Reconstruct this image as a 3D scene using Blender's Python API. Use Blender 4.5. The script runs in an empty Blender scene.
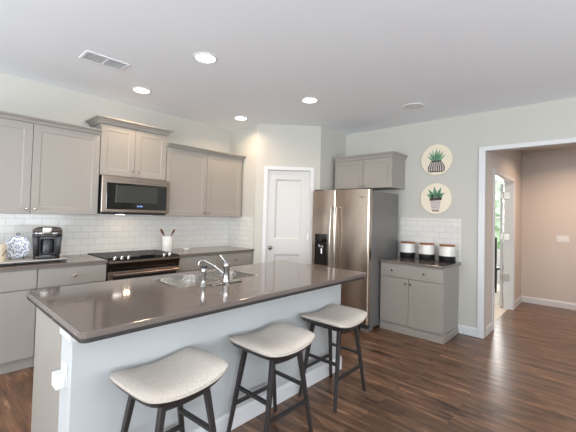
import bpy, bmesh, math, random
from mathutils import Vector, Matrix

PI = math.pi
random.seed(7)
SC = bpy.context.scene
COL = SC.collection


def lin(r, g, b):
    def f(c):
        c /= 255.0
        return c / 12.92 if c <= 0.04045 else ((c + 0.055) / 1.055) ** 2.4
    return (f(r), f(g), f(b), 1.0)


# ------------------------------------------------------------------ camera
cam_d = bpy.data.cameras.new('camera')
cam = bpy.data.objects.new('camera', cam_d)
COL.objects.link(cam)
SC.camera = cam
F_PX, YAW, PITCH, ROLL, EYE = 341.77, math.radians(47.3747), math.radians(1.5591), math.radians(1.4444), 1.4152
CY_PX = 205.668
f0 = Vector((math.sin(YAW), math.cos(YAW), 0))
r0 = Vector((math.cos(YAW), -math.sin(YAW), 0))
u0 = Vector((0, 0, 1))
fw = f0 * math.cos(PITCH) + u0 * math.sin(PITCH)
up = -f0 * math.sin(PITCH) + u0 * math.cos(PITCH)
cx = r0 * math.cos(ROLL) + up * math.sin(ROLL)
cyv = -r0 * math.sin(ROLL) + up * math.cos(ROLL)
m = Matrix.Identity(4)
for i in range(3):
    m[i][0], m[i][1], m[i][2] = cx[i], cyv[i], -fw[i]
m[2][3] = EYE
cam.matrix_world = m
cam_d.sensor_fit = 'HORIZONTAL'
cam_d.sensor_width = 36.0
cam_d.lens = F_PX / 576.0 * 36.0
cam_d.shift_x = 0.0
cam_d.shift_y = (CY_PX - 216.0) / 576.0
cam_d.clip_start = 0.05

# ------------------------------------------------------------------ world, daylight, exposure
world = bpy.data.worlds.new('sky')
SC.world = world
world.use_nodes = True
world.node_tree.nodes['Background'].inputs[0].default_value = (0.86, 0.93, 1.0, 1)
world.node_tree.nodes['Background'].inputs[1].default_value = 3.0


def area(name, loc, direction, sx, sy, power, color, spread=PI):
    d = bpy.data.lights.new(name, 'AREA')
    d.shape = 'RECTANGLE'
    d.size, d.size_y, d.energy, d.color = sx, sy, power, color
    d.spread = spread
    o = bpy.data.objects.new(name, d)
    COL.objects.link(o)
    o.location = loc
    o.rotation_euler = Vector(direction).to_track_quat('-Z', 'Z').to_euler()
    return o


DAY = (0.88, 0.937, 1.0)
area('daylight_fill_front', (-1.4, -3.12, 1.45), (0, 1, 1.0), 1.9, 1.5, 182, DAY)  # added fill as unseen window daylight, tilted up to lift the ceiling
area('daylight_fill_front', (1.9, -3.12, 1.45), (0, 1, 1.4), 1.9, 1.5, 60, DAY)
area('daylight_fill_left', (-3.12, -1.0, 1.45), (1, 0, 1.3), 1.9, 1.5, 66, DAY)
area('daylight_fill_left', (-3.12, 2.2, 1.25), (1, 0, .8), 1.5, 1.9, 128, DAY)  # left fill, set lower to reach the cabinet under the canisters
area('daylight_far_room', (8.9, 2.0, 1.55), (-1, 0, 0), 1.1, 1.5, 85, (1, .98, .95))

vs = SC.view_settings
SC.display_settings.display_device = 'sRGB'
vs.view_transform = 'Standard'
vs.look = 'None'
vs.gamma = 1.0
vs.use_curve_mapping = False
vs.exposure = 0.02

LAMP_W = 5.6
LAMP_COL = (1.0, 0.73, 0.47)
HALL_W = 26.0
HALL_COL = (1.0, 0.72, 0.54)


# ------------------------------------------------------------------ materials
def mat(name, color, rough=0.5, metal=0.0, spec=0.5, coat=0.0, emit=None, estr=0.0):
    mt = bpy.data.materials.new(name)
    mt.use_nodes = True
    b = mt.node_tree.nodes['Principled BSDF']
    b.inputs['Base Color'].default_value = color
    b.inputs['Roughness'].default_value = rough
    b.inputs['Metallic'].default_value = metal
    b.inputs['Specular IOR Level'].default_value = spec
    b.inputs['Coat Weight'].default_value = coat
    if emit:
        b.inputs['Emission Color'].default_value = emit
        b.inputs['Emission Strength'].default_value = estr
    return mt


def nodes_of(mt):
    nt = mt.node_tree
    return nt, nt.nodes, nt.links, nt.nodes['Principled BSDF']


def mottle(mt, scale, amount, bump=0.0, bscale=None, stretch=(1, 1, 1)):
    """slight variation of the colour and an optional bump"""
    nt, N, L, b = nodes_of(mt)
    base = tuple(b.inputs['Base Color'].default_value)
    tc = N.new('ShaderNodeTexCoord')
    mp = N.new('ShaderNodeMapping')
    mp.inputs['Scale'].default_value = stretch
    L.new(tc.outputs['Object'], mp.inputs['Vector'])
    nz = N.new('ShaderNodeTexNoise')
    nz.inputs['Scale'].default_value = scale
    nz.inputs['Detail'].default_value = 4
    L.new(mp.outputs['Vector'], nz.inputs['Vector'])
    rp = N.new('ShaderNodeValToRGB')
    rp.color_ramp.elements[0].color = tuple(c * (1 - amount) for c in base[:3]) + (1,)
    rp.color_ramp.elements[1].color = tuple(min(1, c * (1 + amount)) for c in base[:3]) + (1,)
    rp.color_ramp.elements[0].position = .3
    rp.color_ramp.elements[1].position = .7
    L.new(nz.outputs['Fac'], rp.inputs['Fac'])
    L.new(rp.outputs['Color'], b.inputs['Base Color'])
    if bump:
        n2 = N.new('ShaderNodeTexNoise')
        n2.inputs['Scale'].default_value = bscale or scale * 6
        n2.inputs['Detail'].default_value = 3
        L.new(mp.outputs['Vector'], n2.inputs['Vector'])
        bp = N.new('ShaderNodeBump')
        bp.inputs['Strength'].default_value = bump
        bp.inputs['Distance'].default_value = .003
        L.new(n2.outputs['Fac'], bp.inputs['Height'])
        L.new(bp.outputs['Normal'], b.inputs['Normal'])
    return mt


def tile_mat(name, axis):
    mt = mat(name, lin(238, 238, 233), .12)
    nt, N, L, b = nodes_of(mt)
    tc = N.new('ShaderNodeTexCoord')
    sp = N.new('ShaderNodeSeparateXYZ')
    cb = N.new('ShaderNodeCombineXYZ')
    L.new(tc.outputs['Object'], sp.inputs[0])
    L.new(sp.outputs[axis], cb.inputs[0])
    L.new(sp.outputs[2], cb.inputs[1])
    br = N.new('ShaderNodeTexBrick')
    br.offset = .5
    br.inputs['Scale'].default_value = 1
    br.inputs['Brick Width'].default_value = .149
    br.inputs['Row Height'].default_value = .0728
    br.inputs['Mortar Size'].default_value = .0022
    br.inputs['Mortar Smooth'].default_value = .25
    br.inputs['Color1'].default_value = lin(226, 224, 219)
    br.inputs['Color2'].default_value = lin(221, 219, 214)
    br.inputs['Mortar'].default_value = lin(196, 191, 182)
    L.new(cb.outputs[0], br.inputs['Vector'])
    L.new(br.outputs['Color'], b.inputs['Base Color'])
    bp = N.new('ShaderNodeBump')
    bp.invert = True
    bp.inputs['Strength'].default_value = .35
    bp.inputs['Distance'].default_value = .003
    L.new(br.outputs['Fac'], bp.inputs['Height'])
    L.new(bp.outputs['Normal'], b.inputs['Normal'])
    return mt


def floor_mat():
    mt = mat('dark wood planks', lin(100, 68, 50), .29)
    nt, N, L, b = nodes_of(mt)
    tc = N.new('ShaderNodeTexCoord')
    sp = N.new('ShaderNodeSeparateXYZ')
    cb = N.new('ShaderNodeCombineXYZ')
    L.new(tc.outputs['Object'], sp.inputs[0])
    L.new(sp.outputs[1], cb.inputs[0])
    L.new(sp.outputs[0], cb.inputs[1])
    br = N.new('ShaderNodeTexBrick')
    br.offset = .37
    br.inputs['Scale'].default_value = 1
    br.inputs['Brick Width'].default_value = 1.25
    br.inputs['Row Height'].default_value = .127
    br.inputs['Mortar Size'].default_value = .0012
    br.inputs['Mortar Smooth'].default_value = .2
    br.inputs['Color1'].default_value = (0, 0, 0, 1)
    br.inputs['Color2'].default_value = (1, 1, 1, 1)
    br.inputs['Mortar'].default_value = (.5, .5, .5, 1)
    L.new(cb.outputs[0], br.inputs['Vector'])
    # each plank shifts the grain
    ad = N.new('ShaderNodeVectorMath')
    ad.operation = 'MULTIPLY_ADD'
    ad.inputs[1].default_value = (7, 3, 0)
    L.new(br.outputs['Color'], ad.inputs[0])
    mp = N.new('ShaderNodeMapping')
    mp.inputs['Scale'].default_value = (1.5, 10, 1)
    L.new(cb.outputs[0], mp.inputs['Vector'])
    L.new(mp.outputs['Vector'], ad.inputs[2])
    n1 = N.new('ShaderNodeTexNoise')
    n1.inputs['Scale'].default_value = 1.6
    n1.inputs['Detail'].default_value = 6
    n1.inputs['Roughness'].default_value = .62
    n1.inputs['Distortion'].default_value = .5
    L.new(ad.outputs[0], n1.inputs['Vector'])
    rp = N.new('ShaderNodeValToRGB')
    e = rp.color_ramp.elements
    e[0].position, e[0].color = .30, lin(38, 27, 22)
    e[1].position, e[1].color = .72, lin(172, 133, 104)
    k = e.new(.42)
    k.color = lin(92, 67, 52)
    k = e.new(.56)
    k.color = lin(120, 89, 68)
    L.new(n1.outputs['Fac'], rp.inputs['Fac'])
    # plank to plank tone
    mx = N.new('ShaderNodeMix')
    mx.data_type = 'RGBA'
    mx.blend_type = 'MULTIPLY'
    mx.inputs['Factor'].default_value = 1
    r2 = N.new('ShaderNodeValToRGB')
    r2.color_ramp.elements[0].color = (.72, .70, .69, 1)
    r2.color_ramp.elements[1].color = (1.12, 1.1, 1.08, 1)
    L.new(br.outputs['Color'], r2.inputs['Fac'])
    L.new(rp.outputs['Color'], mx.inputs[6])
    L.new(r2.outputs['Color'], mx.inputs[7])
    m2 = N.new('ShaderNodeMix')
    m2.data_type = 'RGBA'
    m2.inputs[7].default_value = lin(40, 27, 22)
    L.new(br.outputs['Fac'], m2.inputs['Factor'])
    L.new(mx.outputs[2], m2.inputs[6])
    L.new(m2.outputs[2], b.inputs['Base Color'])
    bp = N.new('ShaderNodeBump')
    bp.inputs['Strength'].default_value = .12
    bp.inputs['Distance'].default_value = .002
    L.new(n1.outputs['Fac'], bp.inputs['Height'])
    L.new(bp.outputs['Normal'], b.inputs['Normal'])
    return mt


def steel_mat(name, color, rough, vertical=True, aniso=0.0):
    mt = mat(name, color, rough, 1.0)
    nt, N, L, b = nodes_of(mt)
    tc = N.new('ShaderNodeTexCoord')
    mp = N.new('ShaderNodeMapping')
    mp.inputs['Scale'].default_value = (400, 400, 2) if vertical else (2, 400, 400)
    L.new(tc.outputs['Object'], mp.inputs['Vector'])
    nz = N.new('ShaderNodeTexNoise')
    nz.inputs['Scale'].default_value = 1
    L.new(mp.outputs['Vector'], nz.inputs['Vector'])
    mr = N.new('ShaderNodeMapRange')
    mr.inputs['To Min'].default_value = rough - .05
    mr.inputs['To Max'].default_value = rough + .06
    L.new(nz.outputs['Fac'], mr.inputs['Value'])
    L.new(mr.outputs['Result'], b.inputs['Roughness'])
    return mt


M = {}
M['wall'] = mottle(mat('sage white wall paint', lin(200, 198, 190), .85, spec=.3), 1.2, .012, .04, 90)
M['ceiling'] = mottle(mat('flat ceiling paint', lin(243, 246, 250), .9, spec=.2), 1.0, .01, .06, 120)
M['hall_wall'] = mottle(mat('lamp-warmed hall wall paint', lin(210, 202, 195), .85, spec=.3), 1.2, .012)  # same wall paint, with the hall lamp's warmth put into its colour
M['trim'] = mat('white trim paint', lin(220, 221, 222), .35)
M['door'] = mat('white door paint', lin(206, 205, 203), .35)
M['cabinet'] = mottle(mat('taupe grey cabinet paint', lin(160, 154, 147), .42), .8, .015)
M['knee'] = mottle(mat('daylight-tinted knee wall paint', lin(189, 192, 193), .7), 1.0, .01)  # same wall paint, with the cool daylight put into its colour
M['quartz'] = mottle(mat('brown grey quartz', lin(116, 106, 100), .09), 90, .08)
M['edge'] = mat('painted shade under countertop', lin(50, 47, 46), .6)  # shade below the counter edge, put in as a dark colour
M['floor'] = floor_mat()
M['far_floor'] = mottle(mat('pale carpet', lin(214, 205, 192), .9), 30, .06)
M['tile_x'] = tile_mat('white subway tile along x', 0)
M['tile_y'] = tile_mat('white subway tile along y', 1)
M['steel'] = steel_mat('brushed stainless steel', lin(186, 171, 158), .24)
M['steel_h'] = steel_mat('brushed stainless steel, horizontal grain', lin(172, 158, 147), .28, False)
M['fridge_side'] = mat('grey painted steel', lin(128, 126, 124), .38, .35)
M['chrome'] = mat('chrome', lin(176, 174, 172), .12, 1.0)
M['nickel'] = mat('brushed nickel', lin(172, 166, 158), .25, 1.0)
M['tray'] = mat('pale steel tray', lin(196, 193, 188), .4, .2)
M['dark_nickel'] = mat('aged nickel', lin(120, 114, 108), .25, 1.0)
M['sink'] = mat('sink steel', lin(226, 224, 221), .2, 1.0)
M['black_glass'] = mat('black glass', lin(14, 13, 13), .06, coat=.5)
M['cooktop'] = mat('black ceramic glass', lin(16, 15, 15), .4, spec=.2)
M['oven_window'] = mat('dark window glass', lin(44, 46, 44), .08)
M['micro_window'] = mat('grey mesh window', lin(58, 59, 56), .2)
M['black'] = mat('black plastic', lin(22, 21, 22), .35)
M['dark_grey'] = mat('dark grey plastic', lin(52, 54, 58), .3)
M['brown_plastic'] = mat('brown black plastic', lin(58, 42, 38), .28)
M['white_plastic'] = mat('white plastic', lin(225, 225, 224), .35)
M['stool_wood'] = mottle(mat('espresso stained wood', lin(48, 44, 44), .42), 14, .12, stretch=(1, 1, .2))
M['cushion'] = mottle(mat('cream woven fabric', lin(212, 203, 192), .85, spec=.25), 190, .17, .4, 420)
M['ceramic'] = mat('glazed white ceramic', lin(228, 225, 219), .2)
M['ceramic_black'] = mat('matte black glaze', lin(24, 23, 25), .3)
M['wood_lid'] = mottle(mat('acacia wood', lin(150, 92, 58), .45), 20, .2, stretch=(1, 6, 1))
M['utensil'] = mottle(mat('dark spoon wood', lin(112, 70, 44), .5), 20, .15)
M['plaque'] = mat('cream glazed plaque', lin(238, 226, 204), .4)
M['leaf_print'] = mottle(mat('green leaf print', lin(112, 158, 122), .5), 40, .3)
M['leaf_dark'] = mat('dark green leaf print', lin(62, 104, 80), .5)
M['ink'] = mat('dark ink print', lin(62, 48, 44), .5)
M['pot_print'] = mat('pale grey pot print', lin(206, 196, 190), .5)
M['vent'] = mat('white vent enamel', lin(238, 239, 240), .4)
M['vent_dark'] = mat('vent shadow gap', lin(168, 168, 168), .8)
M['speaker'] = mat('pale grey grille', lin(228, 229, 231), .8)
M['lens'] = mat('lit lamp lens', lin(255, 250, 240), .4, emit=(1, .93, .82, 1), estr=9.0)
M['hall_lens'] = mat('lit hall lamp lens', lin(255, 240, 220), .4, emit=(1, .8, .6, 1), estr=6.0)
M['display'] = mat('lit blue display', lin(60, 90, 160), .3, emit=(.35, .55, 1, 1), estr=1.2)
M['leaves'] = mottle(mat('garden leaves', lin(196, 206, 184), .8), 6, .35)
M['bark'] = mat('bark', lin(90, 75, 60), .9)
M['lawn'] = mottle(mat('lawn', lin(130, 160, 90), .9), 8, .2)
M['cream'] = mat('cream stoneware', lin(226, 214, 190), .4)


def pattern_mat():
    """blue, black and white painted pottery"""
    mt = mat('blue and white painted pottery', lin(225, 226, 228), .22)
    nt, N, L, b = nodes_of(mt)
    tc = N.new('ShaderNodeTexCoord')
    sp = N.new('ShaderNodeSeparateXYZ')
    L.new(tc.outputs['Object'], sp.inputs[0])

    def mth(op, a, b_=None):
        n = N.new('ShaderNodeMath')
        n.operation = op
        for i, v in enumerate((a, b_)):
            if v is None:
                continue
            if isinstance(v, (int, float)):
                n.inputs[i].default_value = v
            else:
                L.new(v, n.inputs[i])
        return n.outputs[0]
    x, z = sp.outputs[0], sp.outputs[2]
    rad = mth('SQRT', mth('ADD', mth('MULTIPLY', x, x), mth('MULTIPLY', z, z)))
    th = mth('ARCTAN2', z, x)
    pet = mth('MULTIPLY', mth('ABSOLUTE', mth('COSINE', mth('MULTIPLY', th, 4.0))), .022)
    band = mth('FRACT', mth('MULTIPLY', mth('ADD', rad, pet), 24.0))
    rp = N.new('ShaderNodeValToRGB')
    rp.color_ramp.interpolation = 'CONSTANT'
    e = rp.color_ramp.elements
    e[0].position, e[0].color = 0, lin(214, 216, 220)
    e[1].position, e[1].color = .42, lin(36, 38, 48)
    for pos, c in ((.62, (206, 208, 214)), (.78, (112, 128, 176)), (.92, (212, 210, 204))):
        k = e.new(pos)
        k.color = lin(*c)
    L.new(band, rp.inputs['Fac'])
    L.new(rp.outputs['Color'], b.inputs['Base Color'])
    return mt


M['pattern'] = pattern_mat()


# ------------------------------------------------------------------ mesh helpers
class MB:
    def __init__(self):
        self.bm = bmesh.new()

    def _merge(self, b, mtx=None):
        if mtx is not None:
            bmesh.ops.transform(b, matrix=mtx, verts=b.verts)
        me = bpy.data.meshes.new('tmp')
        b.to_mesh(me)
        b.free()
        self.bm.from_mesh(me)
        bpy.data.meshes.remove(me)
        return self

    def box(self, x0, x1, y0, y1, z0, z1, bev=0.0, seg=2, mtx=None):
        b = bmesh.new()
        bmesh.ops.create_cube(b, size=1)
        for v in b.verts:
            v.co = Vector(((x0 + x1) / 2 + v.co.x * (x1 - x0), (y0 + y1) / 2 + v.co.y * (y1 - y0),
                           (z0 + z1) / 2 + v.co.z * (z1 - z0)))
        if bev:
            bmesh.ops.bevel(b, geom=list(b.edges), offset=bev, segments=seg, affect='EDGES', profile=.5)
        return self._merge(b, mtx)

    def lathe(self, prof, n=32, mtx=None, cap=True):
        """profile [(r, z)] turned about z"""
        b = bmesh.new()
        rings = []
        for r, z in prof:
            if r < 1e-6:
                rings.append([b.verts.new((0, 0, z))])
            else:
                rings.append([b.verts.new((r * math.cos(2 * PI * k / n), r * math.sin(2 * PI * k / n), z)) for k in range(n)])
        for a, c in zip(rings, rings[1:]):
            for k in range(n):
                k2 = (k + 1) % n
                if len(a) == 1 and len(c) == 1:
                    continue
                if len(a) == 1:
                    b.faces.new((a[0], c[k2], c[k]))
                elif len(c) == 1:
                    b.faces.new((a[k], a[k2], c[0]))
                else:
                    b.faces.new((a[k], a[k2], c[k2], c[k]))
        if cap:
            for ring in (rings[0], rings[-1]):
                if len(ring) > 2:
                    b.faces.new(ring)
        bmesh.ops.recalc_face_normals(b, faces=b.faces)
        return self._merge(b, mtx)

    def tube(self, pts, r, n=12, mtx=None):
        """round tube along points; r a number or a list"""
        pts = [Vector(p) for p in pts]
        rs = r if isinstance(r, (list, tuple)) else [r] * len(pts)
        b = bmesh.new()
        rings = []
        ref = None
        for i, p in enumerate(pts):
            t = (pts[min(i + 1, len(pts) - 1)] - pts[max(i - 1, 0)]).normalized()
            if ref is None:
                ref = t.orthogonal().normalized()
            ref = (ref - t * ref.dot(t)).normalized()
            s = t.cross(ref)
            rings.append([b.verts.new(p + rs[i] * (ref * math.cos(2 * PI * k / n) + s * math.sin(2 * PI * k / n))) for k in range(n)])
        for a, c in zip(rings, rings[1:]):
            for k in range(n):
                b.faces.new((a[k], a[(k + 1) % n], c[(k + 1) % n], c[k]))
        b.faces.new(rings[0])
        b.faces.new(rings[-1])
        bmesh.ops.recalc_face_normals(b, faces=b.faces)
        return self._merge(b, mtx)

    def bar(self, p, q, w0, w1, d0=None, d1=None, bev=.003, ref=(0, 0, 1)):
        """tapered rectangular bar from p to q"""
        p, q = Vector(p), Vector(q)
        d0 = w0 if d0 is None else d0
        d1 = w1 if d1 is None else d1
        t = (q - p).normalized()
        ref = Vector(ref)
        if abs(t.dot(ref)) > .9:
            ref = Vector((0, 1, 0))
        a = ref.cross(t).normalized()
        c = t.cross(a)
        b = bmesh.new()
        V = []
        for P, w, d in ((p, w0, d0), (q, w1, d1)):
            V.append([b.verts.new(P + a * sx * w / 2 + c * sy * d / 2) for sx, sy in ((-1, -1), (1, -1), (1, 1), (-1, 1))])
        for k in range(4):
            b.faces.new((V[0][k], V[0][(k + 1) % 4], V[1][(k + 1) % 4], V[1][k]))
        b.faces.new(V[0])
        b.faces.new(V[1])
        bmesh.ops.recalc_face_normals(b, faces=b.faces)
        if bev:
            bmesh.ops.bevel(b, geom=list(b.edges), offset=bev, segments=2, affect='EDGES', profile=.5)
        return self._merge(b)

    def prism(self, poly, d0, d1, axis='x', bev=0.0, mtx=None):
        """closed 2D polygon extruded along an axis between d0 and d1; poly is (y,z), (x,z) or (x,y)"""
        b = bmesh.new()

        def P(a, c, d):
            return {'x': (d, a, c), 'y': (a, d, c), 'z': (a, c, d)}[axis]
        A = [b.verts.new(P(a, c, d0)) for a, c in poly]
        B = [b.verts.new(P(a, c, d1)) for a, c in poly]
        n = len(poly)
        b.faces.new(A)
        b.faces.new(B)
        for k in range(n):
            b.faces.new((A[k], A[(k + 1) % n], B[(k + 1) % n], B[k]))
        bmesh.ops.recalc_face_normals(b, faces=b.faces)
        if bev:
            bmesh.ops.bevel(b, geom=list(b.edges), offset=bev, segments=2, affect='EDGES', profile=.5)
        return self._merge(b, mtx)

    def panel(self, x0, x1, z0, z1, yf, t, rail, recess, bev=.006, bev2=0.002, holes=None):
        """a slab facing -y with recessed panels: list of (x0,x1,z0,z1) or one inset by rail"""
        b = bmesh.new()
        hs = holes or [(x0 + rail, x1 - rail, z0 + rail, z1 - rail)]
        xs = sorted({x0, x1} | {h[0] for h in hs} | {h[1] for h in hs})
        zs = sorted({z0, z1} | {h[2] for h in hs} | {h[3] for h in hs})
        V = {(i, j): b.verts.new((x, yf, z)) for i, x in enumerate(xs) for j, z in enumerate(zs)}

        def inside(cxx, czz):
            return any(h[0] < cxx < h[1] and h[2] < czz < h[3] for h in hs)
        for i in range(len(xs) - 1):
            for j in range(len(zs) - 1):
                if not inside((xs[i] + xs[i + 1]) / 2, (zs[j] + zs[j + 1]) / 2):
                    b.faces.new((V[i, j], V[i + 1, j], V[i + 1, j + 1], V[i, j + 1]))
        for h in hs:
            o = [b.verts.new((h[a], yf, h[c])) for a, c in ((0, 2), (1, 2), (1, 3), (0, 3))]
            s = ((1, 1), (-1, 1), (-1, -1), (1, -1))
            q = [b.verts.new((v.co.x + bev * d[0], yf + recess, v.co.z + bev * d[1])) for v, d in zip(o, s)]
            for k in range(4):
                b.faces.new((o[k], o[(k + 1) % 4], q[(k + 1) % 4], q[k]))
            b.faces.new(q)
        bmesh.ops.remove_doubles(b, verts=b.verts, dist=1e-5)
        # sides and back
        R = [b.verts.new((x, yf + t, z)) for x, z in ((x0, z0), (x1, z0), (x1, z1), (x0, z1))]
        bmesh.ops.recalc_face_normals(b, faces=b.faces)
        edge = [e for e in b.edges if e.is_boundary and all(abs(v.co.y - yf) < 1e-6 for v in e.verts)]
        ret = bmesh.ops.extrude_edge_only(b, edges=edge)
        vs_ = [g for g in ret['geom'] if isinstance(g, bmesh.types.BMVert)]
        for v in vs_:
            v.co.y = yf + t
        for v in R:
            b.verts.remove(v)
        cap = [e for e in b.edges if e.is_boundary]
        bmesh.ops.edgeloop_fill(b, edges=cap)
        bmesh.ops.recalc_face_normals(b, faces=b.faces)
        return self._merge(b)

    def build(self, name, material, parent=None, smooth=None, loc=None, rotz=None):
        me = bpy.data.meshes.new(name)
        self.bm.to_mesh(me)
        self.bm.free()
        o = bpy.data.objects.new(name, me)
        COL.objects.link(o)
        for mm in (material if isinstance(material, (list, tuple)) else [material]):
            me.materials.append(mm)
        if smooth is not None:
            me.shade_smooth() if smooth >= 180 else me.shade_auto(smooth)
        if parent is not None:
            o.parent = parent
        if loc is not None:
            o.location = loc
        if rotz is not None:
            o.rotation_euler.z = rotz
        return o


def _auto(me, deg):
    for p in me.polygons:
        p.use_smooth = True
    a = math.radians(deg)
    b = bmesh.new()
    b.from_mesh(me)
    for e in b.edges:
        if len(e.link_faces) == 2 and e.calc_face_angle(0) > a:
            e.smooth = False
    b.to_mesh(me)
    b.free()


def build(mb, name, material, parent=None, smooth=None, loc=None, rotz=None):
    o = mb.build(name, material, parent, None, loc, rotz)
    if smooth:
        _auto(o.data, smooth)
    return o


def tag(o, label=None, cat=None, group=None, kind=None):
    if label:
        o['label'] = label
    if cat:
        o['category'] = cat
    if group:
        o['group'] = group
    if kind:
        o['kind'] = kind
    return o


def thing(name, label, cat, loc=(0, 0, 0), rotz=0, group=None):
    o = bpy.data.objects.new(name, None)
    o.empty_display_size = .1
    COL.objects.link(o)
    o.location = loc
    o.rotation_euler.z = rotz
    return tag(o, label, cat, group)


def struct(mb, name, material, label, cat, smooth=None):
    o = build(mb, name, material, None, smooth)
    return tag(o, label, cat, None, 'structure')


def copy_tree(o, parent=None):
    c = o.copy()
    COL.objects.link(c)
    if parent is not None:
        c.parent = parent
    for ch in list(o.children):
        copy_tree(ch, c)
    return c


# ------------------------------------------------------------------ the setting
YB = 4.323            # wall behind the stove
XR = 4.642            # wall with the fridge and the doorway
CH = 2.73             # ceiling height
XL, YF = -3.2, -3.2   # the room behind the camera
PX0, PY0, PX1, PY1 = 3.3208, 3.7032, 3.9816, 3.0415   # diagonal pantry wall
T = .12

struct(MB().box(XL - .1, 7.4, YF - .1, 1.11, -.1, 0).box(XL - .1, XR + .06, 1.11, YB + .1, -.1, 0), 'floor', M['floor'],
       'dark brown wood plank floor of the kitchen and hall', 'floor')
struct(MB().box(XL - .1, XR + T, YF - .1, YB + .1, CH, CH + .1), 'ceiling', M['ceiling'], 'flat pale grey kitchen ceiling', 'ceiling')
struct(MB().box(XL - .1, PX0, YB, YB + T, 0, CH), 'wall_back', M['wall'], 'pale wall behind the stove and long cabinets', 'wall')
struct(MB().box(PX0, PX0 + .1, PY0, YB + T, 0, CH), 'wall_back_return', M['wall'], 'short pale wall between right cabinets and pantry door', 'wall')


def seg_box(mb, p, q, t0, t1, z0, z1, a0=0.0, a1=None):
    """box along the segment p-q from distance a0 to a1, between offsets t0 and t1 along its left normal"""
    p, q = Vector((p[0], p[1], 0)), Vector((q[0], q[1], 0))
    d = (q - p).normalized()
    a1 = (q - p).length if a1 is None else a1
    n = Vector((-d.y, d.x, 0))
    mtx = Matrix(((d.x, n.x, 0, p.x), (d.y, n.y, 0, p.y), (0, 0, 1, 0), (0, 0, 0, 1)))
    mb.box(a0, a1, t0, t1, z0, z1, mtx=mtx)
    return mb


DL = math.hypot(PX1 - PX0, PY1 - PY0)
DA0, DA1, DZ = .168, .792, 2.066       # pantry door opening along the diagonal
dw = MB()
seg_box(dw, (PX0, PY0), (PX1, PY1), 0, .1, 0, CH, 0, DA0)
seg_box(dw, (PX0, PY0), (PX1, PY1), 0, .1, 0, CH, DA1, DL)
seg_box(dw, (PX0, PY0), (PX1, PY1), 0, .1, DZ, CH, DA0, DA1)
struct(dw, 'wall_pantry', M['wall'], 'diagonal corner wall around the white pantry door', 'wall')
struct(MB().box(PX1, XR, PY1, PY1 + .1, 0, CH), 'wall_corner', M['wall'], 'short wall between pantry corner and fridge wall', 'wall')
OY1, OY0, OZ = 1.04, -.75, 2.25         # hall opening in the right wall
struct(MB().box(XR, XR + T, OY1, YB, 0, CH).box(XR, XR + T, YF, OY0, 0, CH).box(XR, XR + T, OY0, OY1, OZ, CH),
       'wall_right', M['wall'], 'pale wall with round plaques and the hall opening', 'wall')


def holed_wall(name, fixed, lo, hi, holes, axis, label):
    """wall with rectangular window holes; axis x: runs along x at y=fixed"""
    mb = MB()
    cuts = sorted([lo, hi] + [v for h in holes for v in h[:2]])
    for a, b in zip(cuts, cuts[1:]):
        hs = [h for h in holes if h[0] <= a and b <= h[1]]
        for z0, z1 in ([(0, hs[0][2]), (hs[0][3], CH)] if hs else [(0, CH)]):
            if axis == 'x':
                mb.box(a, b, fixed - T, fixed, z0, z1)
            else:
                mb.box(fixed - T, fixed, a, b, z0, z1)
    return struct(mb, name, M['wall'], label, 'wall')


holed_wall('wall_front', YF, XL, XR + T, [(-2.35, -.45, .7, 2.2), (.95, 2.85, .7, 2.2)], 'x', 'wall with two windows behind the viewer')
holed_wall('wall_left', XL, YF, YB, [(-1.95, -.05, .7, 2.2), (1.45, 2.95, .3, 2.2)], 'y', 'wall with two windows far to the left')


def window(name, x0, x1, z0, z1, yf, rotz, loc, label):
    root = thing(name, label, 'window', loc, rotz)
    root['kind'] = 'structure'
    fr = MB()
    fr.box(x0, x1, -.05, .0, z0, z0 + .05).box(x0, x1, -.05, .0, z1 - .05, z1)
    fr.box(x0, x0 + .05, -.05, .0, z0, z1).box(x1 - .05, x1, -.05, .0, z0, z1)
    zm = (z0 + z1) / 2
    fr.box(x0, x1, -.045, -.01, zm - .02, zm + .02)
    build(fr, 'window_frame', M['trim'], root)
    return root


# hall
HY, HX, HZ = 1.05, 7.25, 2.63
DX0, DX1, DH = 5.13, 6.46, 2.03
hl = MB()
hl.box(XR + T, DX0, HY, HY + T, 0, HZ).box(DX1, HX, HY, HY + T, 0, HZ).box(DX0, DX1, HY, HY + T, DH, HZ)
struct(hl, 'wall_hall_side', M['hall_wall'], 'warmly lit hall wall holding the bright doorway', 'wall')
struct(MB().box(HX, HX + T, -2.6, HY + T, 0, HZ), 'wall_hall_end', M['hall_wall'], 'warmly lit wall at the far end of the hall', 'wall')
struct(MB().box(XR + T, HX, -2.6 - T, -2.6, 0, HZ), 'wall_hall_near', M['hall_wall'], 'hall wall out of sight of the kitchen', 'wall')
struct(MB().box(XR + T, HX + T, -2.6 - T, HY + T, HZ, HZ + .1), 'ceiling_hall', M['hall_wall'], 'warmly lit hall ceiling beyond the opening', 'ceiling')
# bright room beyond the hall door
struct(MB().box(XR + T, 9.1, 1.11, 4.6, -.1, .0), 'floor_far_room', M['far_floor'], 'pale floor of the room beyond the hall door', 'floor')
struct(MB().box(XR + T, 9.1, HY + T, 4.6, 2.63, 2.73), 'ceiling_far_room', M['ceiling'], 'ceiling of the room beyond the hall door', 'ceiling')
fw_ = MB()
fw_.box(9.0, 9.1, .9, 1.45, 0, 2.63).box(9.0, 9.1, 2.65, 4.6, 0, 2.63).box(9.0, 9.1, 1.45, 2.65, 0, .72).box(9.0, 9.1, 1.45, 2.65, 2.32, 2.63)
struct(fw_, 'wall_far_room', M['trim'], 'white window wall of the room beyond the hall', 'wall')
struct(MB().box(XR + T, 9.1, 4.6, 4.7, 0, 2.63).box(HX + T, 9.0, HY, HY + T, 0, 2.63), 'wall_far_room_side', M['trim'], 'side walls of the room beyond the hall', 'wall')
wroot = thing('window_1', 'bright garden window seen through the hall doorway', 'window', (9.05, 0, 0))
wroot['kind'] = 'structure'
wf = MB()
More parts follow.
